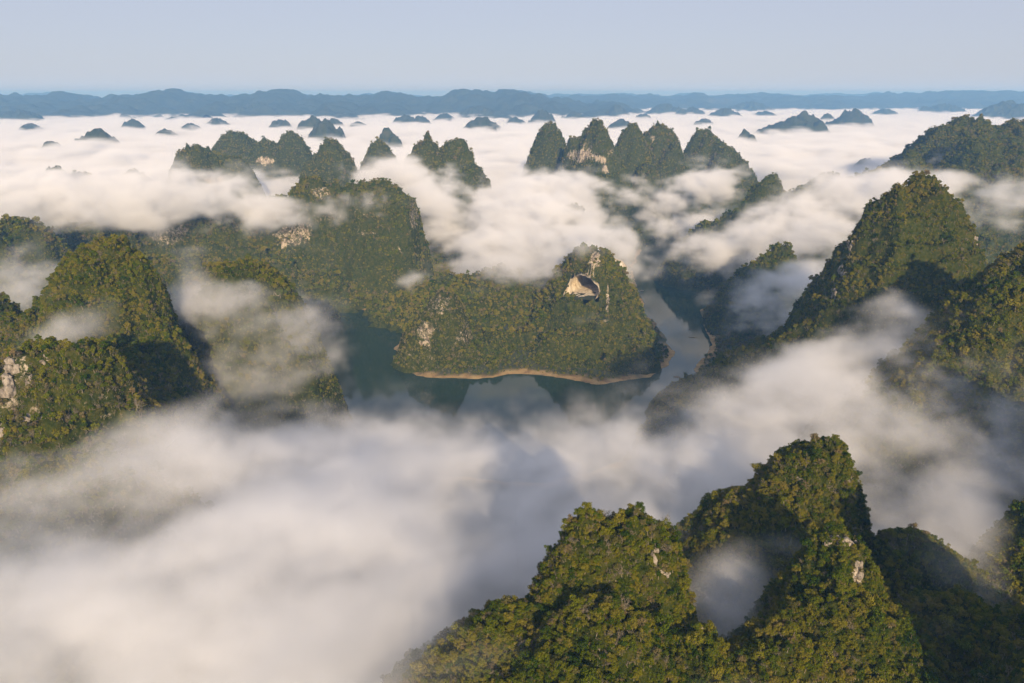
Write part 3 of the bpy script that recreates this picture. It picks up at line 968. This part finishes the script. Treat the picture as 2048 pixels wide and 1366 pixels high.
n = len(TREE)
dist = TREE[:, 5]
tier = np.where(dist < 560, 0, np.where(dist < 1350, 1, 2))
isdry = rng.random(n) < TREE[:, 6]
green = [[0, 1, 2, 3, 5, 6, 0, 1, 4, 5, 6], [10, 11, 12, 10, 11, 12, 13, 14], [18, 19, 20, 18, 19, 20, 21]]
dryk = [[7, 8, 9, 7, 8], [15, 16, 17, 15], [22, 22, 23]]
kind = np.zeros(n, int)
for t in range(3):
    for dflag, lst in ((False, green[t]), (True, dryk[t])):
        m = (tier == t) & (isdry == dflag)
        kind[m] = rng.choice(lst, m.sum())
scale = (0.34 + 1.05 * rng.random(n) ** 2.0) * np.where(dist < 520, 0.54, np.where(dist < 1350, 0.62, 0.82)) * np.where(TREE[:, 3] < 0.45, 0.85, 1.0)
scale *= np.where(rng.random(n) < 0.035, 1.75, 1.0)      # a few trees stand above the rest
rotz = rng.uniform(0, 2 * math.pi, n)
tilt = rng.normal(0, 0.1, (n, 2))

# the 300 trees that show largest: each a thing of its own
cand = np.where((TREE[:, 7] > 0) & (tier == 0))[0]
lead = cand[np.argsort(dist[cand] / scale[cand])][:300]
solo = np.zeros(n, bool)
solo[lead] = True
WHERE = {0: ('the nearest peak', 'trees on the nearest peak'), 2: ('the peak crowned with grey rocks', 'trees on the rock crowned peak'),
         1: ('the tall leaning peak', 'trees on the tall leaning peak'), 3: ('the dark slope at the right edge', 'trees on the right edge slope')}
LOOK = {'leafy': 'round crowned green tree', 'spire': 'slender upright green tree', 'bush': 'low spreading green bush tree', 'bare': 'grey bare branched tree'}
CATN = {'leafy': 'broadleaf_tree', 'spire': 'slender_tree', 'bush': 'bush_tree', 'bare': 'bare_tree'}
for i in lead:
    kd, cr, tr, jo = PROTO[kind[i]]
    e = bpy.data.objects.new(CATN[kd], None)
    COL.objects.link(e)
    e.empty_display_size = 1
    e.location = TREE[i, :3]
    e.rotation_euler = (tilt[i, 0], tilt[i, 1], rotz[i])
    e.scale = (scale[i],) * 3
    wh, grp = WHERE.get(int(TREE[i, 4]), ('the wooded foreground slope', 'trees on the foreground slopes'))
    look = 'tawny leaved tree' if kind[i] == 7 else LOOK[kd]
    tag(e, look + ' in the forest on ' + wh, 'tree', look.split(' tree')[0] + ' ' + grp)
    for nm, md in (('crown', cr), ('trunk', tr)):
        o = bpy.data.objects.new(nm, md)
        o.parent = e
        COL.objects.link(o)

# all the others: one forest
rest = np.where(~solo)[0]
fm = bpy.data.meshes.new('forest')
fm.vertices.add(len(rest))
fm.vertices.foreach_set('co', TREE[rest, :3].astype(np.float32).ravel())
for nm, tp, val in (('kind', 'INT', kind[rest].astype(np.int32)), ('size', 'FLOAT', scale[rest].astype(np.float32))):
    fm.attributes.new(nm, tp, 'POINT').data.foreach_set('value', val)
fm.attributes.new('turn', 'FLOAT_VECTOR', 'POINT').data.foreach_set(
    'vector', np.stack([tilt[rest, 0], tilt[rest, 1], rotz[rest]], 1).astype(np.float32).ravel())
forest = bpy.data.objects.new('forest', fm)
COL.objects.link(forest)
tag(forest, 'dense green and tawny forest covering the limestone hills', 'forest', kind='stuff')
fm.materials.append(M_LEAF)
g = bpy.data.node_groups.new('forest', 'GeometryNodeTree')
g.interface.new_socket('Geometry', in_out='INPUT', socket_type='NodeSocketGeometry')
g.interface.new_socket('Geometry', in_out='OUTPUT', socket_type='NodeSocketGeometry')
N, L = g.nodes.new, g.links.new
gi, go = N('NodeGroupInput'), N('NodeGroupOutput')
join = N('GeometryNodeJoinGeometry')
for k in reversed(range(len(PROTO))):      # a join lists its last link first
    oi = N('GeometryNodeObjectInfo')
    oi.inputs['Object'].default_value = PROTO[k][3]
    g2i = N('GeometryNodeGeometryToInstance')
    L(oi.outputs['Geometry'], g2i.inputs[0])
    L(g2i.outputs[0], join.inputs[0])


def attr_node(nm, tp):
    a = N('GeometryNodeInputNamedAttribute')
    a.data_type = tp
    a.inputs[0].default_value = nm
    return a.outputs[0]


iop = N('GeometryNodeInstanceOnPoints')
L(gi.outputs[0], iop.inputs['Points'])
L(join.outputs[0], iop.inputs['Instance'])
iop.inputs['Pick Instance'].default_value = True
L(attr_node('kind', 'INT'), iop.inputs['Instance Index'])
e2r = N('FunctionNodeEulerToRotation')
L(attr_node('turn', 'FLOAT_VECTOR'), e2r.inputs[0])
L(e2r.outputs[0], iop.inputs['Rotation'])
L(attr_node('size', 'FLOAT'), iop.inputs['Scale'])
L(iop.outputs[0], go.inputs[0])
forest.modifiers.new('forest', 'NODES').node_group = g

# ------------------------------------------------------------------ small things on the water
M_BOAT, t_, bs_, N_, L_ = mat_new('weathered_pale_wood')
n_ = noise_node(N_, L_, N_('ShaderNodeNewGeometry').outputs['Position'], 1.2)
r_ = ramp(N_, [(0.3, (0.30, 0.26, 0.20)), (0.7, (0.62, 0.57, 0.48))])
L_(n_.outputs[0], r_.inputs[0]); L_(r_.outputs[0], bs_.inputs['Base Color'])
M_ROOF, t_, bs_, N_, L_ = mat_new('tan_canopy')
bs_.inputs['Base Color'].default_value = (0.45, 0.33, 0.24, 1)
M_REED, t_, bs_, N_, L_ = mat_new('dry_reeds')
n_ = noise_node(N_, L_, N_('ShaderNodeNewGeometry').outputs['Position'], 0.8)
r_ = ramp(N_, [(0.3, (0.09, 0.06, 0.03)), (0.7, (0.24, 0.17, 0.08))])
L_(n_.outputs[0], r_.inputs[0]); L_(r_.outputs[0], bs_.inputs['Base Color'])


def make_boat(u, v, length, ang, label):
    x, y = on_water(u, v)
    root = bpy.data.objects.new('boat', None)
    COL.objects.link(root)
    root.location = (x, y, 0)
    root.rotation_euler = (0, 0, ang)
    tag(root, label, 'boat')
    ns, nr = 17, 9
    V_, F_ = [], []
    for i in range(ns):
        f = i / (ns - 1) * 2 - 1
        wd = 1.25 * (1 - abs(f) ** 2.6) + 0.05
        sheer = 0.55 + 0.5 * f * f
        for k in range(nr):
            a = math.pi * k / (nr - 1)
            V_.append((f * length / 2, -wd * math.cos(a), sheer - (sheer + 0.3) * math.sin(a) ** 0.7 * (1 - 0.5 * f ** 4)))
    for i in range(ns - 1):
        for k in range(nr - 1):
            q = i * nr + k
            F_.append((q, q + nr, q + nr + 1, q + 1))
    hull = new_mesh('hull', V_, np.array(F_), M_BOAT, parent=root)
    sol = hull.modifiers.new('planks', 'SOLIDIFY')
    sol.thickness = 0.12
    V_, F_ = [], []
    for i in range(3):
        xx = (i - 1) * length * 0.22
        for k in range(7):
            a = math.pi * k / 6
            V_.append((xx, -1.25 * math.cos(a), 1.7 + 0.5 * math.sin(a)))
    for i in range(2):
        for k in range(6):
            q = i * 7 + k
            F_.append((q, q + 7, q + 8, q + 1))
    can = new_mesh('canopy', V_, np.array(F_), M_ROOF, parent=root)
    can.modifiers.new('cloth', 'SOLIDIFY').thickness = 0.06
    for sx in (-1, 1):
        for sy in (-1, 1):
            V_, F_ = [], []
            tube(V_, F_, [(sx * length * .21, sy * 1.15, 0.3), (sx * length * .21, sy * 1.2, 1.75)], [.06, .06], 6)
            new_mesh('post', np.array(V_), np.array(F_), M_BOAT, parent=root)
    for i in (-0.3, 0.3):
        V_ = [(length * i + a, b, c) for a in (-.2, .2) for b in (-1, 1) for c in (.32, .4)]
        F_ = np.array([(0, 1, 3, 2), (4, 6, 7, 5), (0, 4, 5, 1), (2, 3, 7, 6), (0, 2, 6, 4), (1, 5, 7, 3)])
        new_mesh('bench', V_, F_, M_BOAT, parent=root)


make_boat(1282, 582, 13.0, 0.25, 'long pale boat with a tan canopy on the blue river beside the headland')
for u, v, a, b, lab in [(1380, 659, 4.0, 2.0, 'smaller brown reed islet in the river near the right bank'),
                        (1385, 675, 7.0, 2.6, 'wider brown reed islet in the river, nearer the viewer'),
                        (1354, 754, 6.0, 4.0, 'orange brown tuft of reeds off the spur tip in the narrows')]:
    x, y = on_water(u, v)
    r_g = np.random.default_rng(int(u))
    V_, F_ = [], []
    for k in range(260):
        th, rr = r_g.uniform(0, 2 * math.pi), math.sqrt(r_g.random())
        bx_, by_ = a * rr * math.cos(th), b * rr * math.sin(th)
        hh = r_g.uniform(0.8, 2.2) * (1.1 - 0.7 * rr)
        dx, dy = r_g.normal(0, .35, 2)
        w_ = 0.12
        i0 = len(V_)
        V_ += [(bx_ - w_, by_, -.2), (bx_ + w_, by_, -.2), (bx_ + dx, by_ + dy, hh)]
        F_.append((i0, i0 + 1, i0 + 2))
    isl = new_mesh('reed_islet', V_, np.array(F_), M_REED, smooth=False)
    isl.location = (x, y, 0)
    tag(isl, lab, 'reed islet')
    nr_ = 24
    MV = [(a * 1.1 * math.cos(2 * math.pi * k / nr_), b * 1.1 * math.sin(2 * math.pi * k / nr_) * (1 + .2 * math.sin(3 * k)), -.3) for k in range(nr_)] + \
         [(a * .6 * math.cos(2 * math.pi * k / nr_), b * .6 * math.sin(2 * math.pi * k / nr_), .3) for k in range(nr_)] + [(0, 0, .45)]
    MF = [(k, (k + 1) % nr_, nr_ + (k + 1) % nr_, nr_ + k) for k in range(nr_)]
    MT = [(nr_ + k, nr_ + (k + 1) % nr_, 2 * nr_) for k in range(nr_)]
    new_mesh('mud_bank', MV, [np.array(MF), np.array(MT)], M_REED, parent=isl)


# ------------------------------------------------------------------ fog
M_FOG = bpy.data.materials.new('fog')
M_FOG.use_nodes = True
nt = M_FOG.node_tree
nt.nodes.clear()
pv = nt.nodes.new('ShaderNodeVolumePrincipled')
out = nt.nodes.new('ShaderNodeOutputMaterial')
nt.links.new(pv.outputs[0], out.inputs['Volume'])
pv.inputs['Density'].default_value = 0.045
pv.inputs['Color'].default_value = (0.978, 0.981, 0.985, 1)
pv.inputs['Anisotropy'].default_value = -0.1

# drifting fog: (u, v, Y, half width px, half depth m, half height m, strength) - a puff centred where the photograph shows it
PUFFS = [
    # sea of fog filling the valley in the foreground
    (100, 1250, 330, 420, 160, 50, 1.2), (450, 1150, 400, 420, 150, 50, 1.2), (700, 1300, 330, 300, 120, 55, 1.1), (200, 1080, 430, 300, 60, 40, 0.8),
    (650, 980, 545, 230, 90, 42, 0.9), (800, 925, 620, 250, 70, 34, 0.85), (1050, 955, 600, 270, 60, 30, 0.8), (1250, 985, 555, 240, 80, 42, 1.0),
    (715, 850, 700, 120, 50, 28, 0.6), (930, 860, 715, 130, 36, 20, 0.42), (560, 850, 680, 110, 50, 30, 0.4), (1120, 890, 695, 110, 32, 18, 0.4),
    (1530, 910, 605, 240, 66, 38, 0.95), (1750, 850, 620, 260, 120, 50, 1.0), (1950, 930, 560, 260, 130, 50, 1.1), (1400, 1030, 500, 130, 60, 45, 0.9),
    (1530, 850, 672, 120, 42, 30, 0.7), (1640, 780, 690, 150, 50, 38, 0.85), (1770, 690, 715, 110, 40, 36, 0.9), (1800, 610, 750, 60, 30, 24, 0.6),
    (1880, 720, 690, 130, 60, 40, 0.7), (1980, 780, 640, 150, 80, 40, 0.8), (1450, 1220, 370, 60, 40, 35, 0.5), (1900, 1080, 450, 150, 50, 35, 0.45),
    (60, 1000, 440, 90, 40, 25, 0.4), (1900, 1090, 430, 130, 40, 26, 0.6), (1990, 1180, 360, 90, 30, 22, 0.45), (1840, 1240, 320, 70, 25, 18, 0.42), (1850, 1075, 368, 120, 18, 22, 0.62), (1960, 1130, 350, 90, 20, 22, 0.55), (1930, 1270, 310, 80, 20, 18, 0.45),
    (1600, 1060, 385, 90, 16, 22, 0.5), (1455, 1110, 355, 90, 26, 60, 0.47), (1490, 1240, 322, 80, 22, 55, 0.46), (1480, 1180, 372, 50, 25, 25, 0.4),
    # between the hills on the left
    (540, 770, 740, 90, 40, 22, 0.5), (440, 730, 720, 50, 30, 20, 0.42), (330, 900, 520, 60, 25, 22, 0.42), (625, 725, 830, 75, 45, 34, 0.78), (600, 650, 860, 60, 40, 30, 0.55), (230, 880, 470, 60, 20, 16, 0.36),
    (470, 620, 790, 95, 45, 45, 0.95), (520, 690, 770, 110, 45, 35, 0.8), (590, 630, 900, 90, 60, 40, 0.6), (380, 560, 800, 50, 40, 40, 0.7),
    (140, 655, 630, 70, 30, 22, 0.7), (40, 575, 900, 110, 60, 40, 1.0), (400, 540, 940, 80, 50, 18, 0.55), (620, 540, 1150, 60, 60, 60, 0.4),
    # lying on the long ridge
    (150, 378, 1580, 230, 150, 36, 1.3), (330, 388, 1560, 140, 110, 38, 1.1), (60, 410, 1480, 130, 110, 34, 0.9), (490, 405, 1575, 100, 45, 24, 0.72),
    (610, 408, 1585, 100, 30, 20, 0.72), (715, 396, 1600, 70, 28, 18, 0.68), (560, 440, 1540, 110, 40, 18, 0.45), (690, 430, 1590, 60, 24, 14, 0.42),
    (840, 385, 1880, 60, 90, 45, 0.9), (790, 345, 1950, 90, 100, 34, 0.9), (880, 440, 1800, 50, 90, 50, 0.7),
    # cloud over the pierced mountain and the river behind
    (960, 500, 1560, 75, 80, 45, 1.0), (1040, 440, 1760, 110, 120, 60, 1.2), (1110, 390, 1950, 120, 120, 60, 1.2), (1050, 375, 2100, 70, 110, 45, 0.9), (1180, 470, 1420, 80, 50, 26, 0.8), (1160, 503, 1290, 80, 30, 15, 0.66),
    (1120, 480, 1560, 130, 80, 32, 0.95), (1010, 520, 1400, 120, 60, 26, 0.7), (1230, 490, 1440, 60, 60, 35, 0.8), (1260, 540, 1400, 45, 60, 35, 0.55),
    (1060, 540, 1320, 90, 40, 18, 0.5), (1180, 430, 1700, 90, 80, 35, 0.7), (820, 560, 1450, 70, 50, 20, 0.35), (1000, 620, 1200, 60, 30, 14, 0.25),
    (1180, 640, 1170, 50, 25, 14, 0.3),
    (1330, 400, 2050, 60, 60, 40, 0.6), (1420, 370, 2150, 80, 110, 45, 0.9), (1390, 440, 1850, 90, 80, 35, 0.7), (1272, 360, 2250, 28, 40, 34, 0.42),
    (1450, 500, 1620, 110, 80, 30, 0.9), (1540, 460, 1580, 90, 70, 30, 1.0), (1620, 430, 1620, 90, 80, 35, 0.9), (1660, 480, 1450, 60, 80, 35, 0.7),
    (1580, 560, 1250, 90, 70, 35, 0.75), (1500, 610, 1150, 80, 60, 25, 0.6), (1640, 540, 1200, 60, 60, 35, 0.6), (1540, 640, 1050, 80, 50, 25, 0.5),
    # behind the big right-hand mountain
    (1720, 380, 1700, 120, 140, 35, 1.1), (1820, 365, 1650, 90, 100, 30, 0.9), (1990, 430, 1150, 80, 80, 45, 0.9), (2040, 400, 1250, 60, 80, 40, 0.9),
    (1880, 300, 2000, 30, 60, 20, 0.5), (2000, 360, 1650, 60, 60, 20, 0.5),
]


def puff_field(x, y, z):
    f = np.zeros(x.shape, np.float32)
    for (u, v, Yd, hw, hd, hh, s) in PUFFS:
        Yd = reach(Yd)
        cx, cy_, cz = px(u, v, Yd)
        rx = hw * mpp(v, Yd)
        m = 2.0
        i0, i1 = np.searchsorted(x[:, 0, 0], [cx - m * rx, cx + m * rx])
        j0, j1 = np.searchsorted(y[0, :, 0], [cy_ - m * hd, cy_ + m * hd])
        if i0 >= i1 or j0 >= j1:
            continue
        sl = (slice(i0, i1), slice(j0, j1))
        q = ((x[sl] - cx) / rx) ** 2 + ((y[sl] - cy_) / hd) ** 2
        zz = (z[sl] - cz)
        q = q + (zz / np.where(zz > 0, hh, hh * 1.6)) ** 2
        f[sl] = np.maximum(f[sl], 0) + s * np.exp(-1.1 * q).astype(np.float32)
    return f


def fog_density(x, y, z):
    f = np.minimum(puff_field(x, y, z), 1.0)
    x0, y0 = x[:, :, :1], y[:, :, :1]
    # the sea of fog beyond the river: a rolling top, lower among the central hills
    wav = 60 * (fbm(x0 / 420, y0 / 520, 3.0, 5) - 0.5) + 105 * (fbm(x0 / 210, y0 / 150, 5.0, 4) - 0.5)
    near_ = sstep(3300, 2750, y0)
    top = 172 + wav * (1 - 0.35 * sstep(3500, 6000, y0)) - 6 * sstep(3500, 5000, y0) + 14 * sstep(6000, 8500, y0) - near_ * (50 * sstep(-900, -650, x0) * sstep(150, -50, x0) + 135 * sstep(-80, 120, x0) * sstep(950, 760, x0))
    seaw = sstep(2150, 2750, y0 + 500 * (fbm(x0 / 500, y0 / 500, 12.0, 2) - 0.5))
    sea = seaw * np.clip(0.5 - (z - top) / 70.0, 0, 1)      # thins upwards, lapping at the slopes
    # mist low over the near valley
    edge = y0 + 130 * (fbm(x0 / 120, y0 / 120, 22.0, 3) - 0.5)
    ltop = np.where(x0 < 90, 174 - 70 * sstep(420, 700, y0), 150 - 40 * sstep(420, 620, y0)) + 95 * (fbm(x0 / 105, y0 / 105, 31.0, 5, 0.58) - 0.5)
    low = 0.95 * sstep(720, 540, edge) * sstep(-420, -300, x0 - 0.25 * (500 - y0)) * np.clip(0.5 - (z - ltop) / 55.0, 0, 1)
    low = np.where(x0 < 90, low, low * sstep(200, 90, x0 * 0.5 + 60))
    f = np.maximum(np.maximum(f, sea), low)
    # torn, rolling shapes
    k1 = fbm(x / 130, y / 130, z / 80, 3) - 0.5
    k2 = fbm(x / 130 + 40, y / 130 + 20, z / 80, 3) - 0.5
    xw, yw = x + 90 * k1, y + 90 * k2
    n1 = fbm(xw / 70, yw / 70, z / 36, 5, 0.66)
    n2 = fbm(xw / 46 + 9, yw / 46, z / 26 + 5, 5, 0.66)
    d = np.clip((f - 0.36 - 2.3 * (n1 - 0.5)) * 1.9, 0, 1)
    thick = np.clip(0.74 + 6.5 * (n2 - 0.5), 0.10, 1.7)
    far_ = sstep(2300, 3200, y0)
    d = d * (thick * (1 - far_) + far_) * np.clip(f * 3, 0, 1)
    d = d * (0.37 + 0.45 * sstep(900, 1900, y0) + 0.18 * sstep(1900, 2600, y0))      # thinner over the near valley
    d = d.astype(np.float32)
    d[d < 0.012] = 0
    return d


def fog(label, lo, hi, vox):
    nx, ny, nz = [max(2, int(round((hi[k] - lo[k]) / vox[k])) + 1) for k in range(3)]
    ax_ = [np.linspace(lo[k], hi[k], m) for k, m in enumerate((nx, ny, nz))]
    dens = np.zeros((nx, ny, nz), np.float32)
    for i in range(0, nx, 40):
        x, y, z = np.meshgrid(ax_[0][i:i + 40], ax_[1], ax_[2], indexing='ij')
        dens[i:i + 40] = fog_density(x, y, z)
    me = bpy.data.meshes.new('fog')
    me.vertices.add(nx * ny * nz)
    me.attributes.new('density', 'FLOAT', 'POINT').data.foreach_set('value', dens.ravel())
    me.materials.append(M_FOG)
    ob = bpy.data.objects.new('fog', me)
    COL.objects.link(ob)
    g = bpy.data.node_groups.new('fog', 'GeometryNodeTree')
    g.interface.new_socket('Geometry', in_out='INPUT', socket_type='NodeSocketGeometry')
    g.interface.new_socket('Geometry', in_out='OUTPUT', socket_type='NodeSocketGeometry')
    N, L = g.nodes.new, g.links.new
    gi, go, vc = N('NodeGroupInput'), N('NodeGroupOutput'), N('GeometryNodeVolumeCube')
    vc.inputs['Min'].default_value, vc.inputs['Max'].default_value = lo, hi
    for k, m in zip('XYZ', (nx, ny, nz)):
        vc.inputs['Resolution ' + k].default_value = m

    def vm(op, a, b):
        nd_ = N('ShaderNodeVectorMath')
        nd_.operation = op
        L(a, nd_.inputs[0])
        if b is not None:
            nd_.inputs[1].default_value = b
        return nd_

    p = N('GeometryNodeInputPosition').outputs[0]
    p = vm('SUBTRACT', p, lo).outputs[0]
    p = vm('MULTIPLY', p, [(m - 1) / (hi[k] - lo[k]) for k, m in enumerate((nx, ny, nz))]).outputs[0]
    p = vm('FLOOR', vm('ADD', p, (.5, .5, .5)).outputs[0], None).outputs[0]
    ix = N('FunctionNodeFloatToInt')
    L(vm('DOT_PRODUCT', p, (ny * nz, nz, 1)).outputs['Value'], ix.inputs[0])
    na_ = N('GeometryNodeInputNamedAttribute')
    na_.data_type = 'FLOAT'
    na_.inputs[0].default_value = 'density'
    si = N('GeometryNodeSampleIndex')
    L(gi.outputs[0], si.inputs['Geometry'])
    L(na_.outputs[0], si.inputs['Value'])
    L(ix.outputs[0], si.inputs['Index'])
    L(si.outputs[0], vc.inputs['Density'])
    sm = N('GeometryNodeSetMaterial')
    sm.inputs['Material'].default_value = M_FOG
    L(vc.outputs[0], sm.inputs[0])
    L(sm.outputs[0], go.inputs[0])
    ob.modifiers.new('fog', 'NODES').node_group = g
    tag(ob, label, 'fog', kind='stuff')


fog('pale morning fog filling the foreground valley', (-600, 210, 4), (680, 1250, 268), (4.2, 4.2, 4))
fog('drifting fog round the pierced mountain and the river', (-1250, 1250, 4), (1250, 2650, 300), (8, 8, 6.5))
fog('white sea of fog stretching to the blue ranges', (-9000, 2650, 40), (9000, 14500, 290), (58, 52, 10))

# ------------------------------------------------------------------ haze
bpy.ops.mesh.primitive_cube_add(size=1)
hz = bpy.context.object
hz.name = 'haze'
hz.scale = (60000, 56000, 540)
hz.location = (0, 14000, 260)
M_HAZE = bpy.data.materials.new('haze')
M_HAZE.use_nodes = True
nt = M_HAZE.node_tree
nt.nodes.clear()
pv = nt.nodes.new('ShaderNodeVolumePrincipled')
out = nt.nodes.new('ShaderNodeOutputMaterial')
nt.links.new(pv.outputs[0], out.inputs['Volume'])
pv.inputs['Density'].default_value = 0.000078
pv.inputs['Absorption Color'].default_value = (0.30, 0.30, 0.30, 1)
pv.inputs['Color'].default_value = (0.25, 0.54, 1.0, 1)
hz.data.materials.append(M_HAZE)
tag(hz, 'pale blue morning haze over the whole landscape', 'haze', kind='stuff')
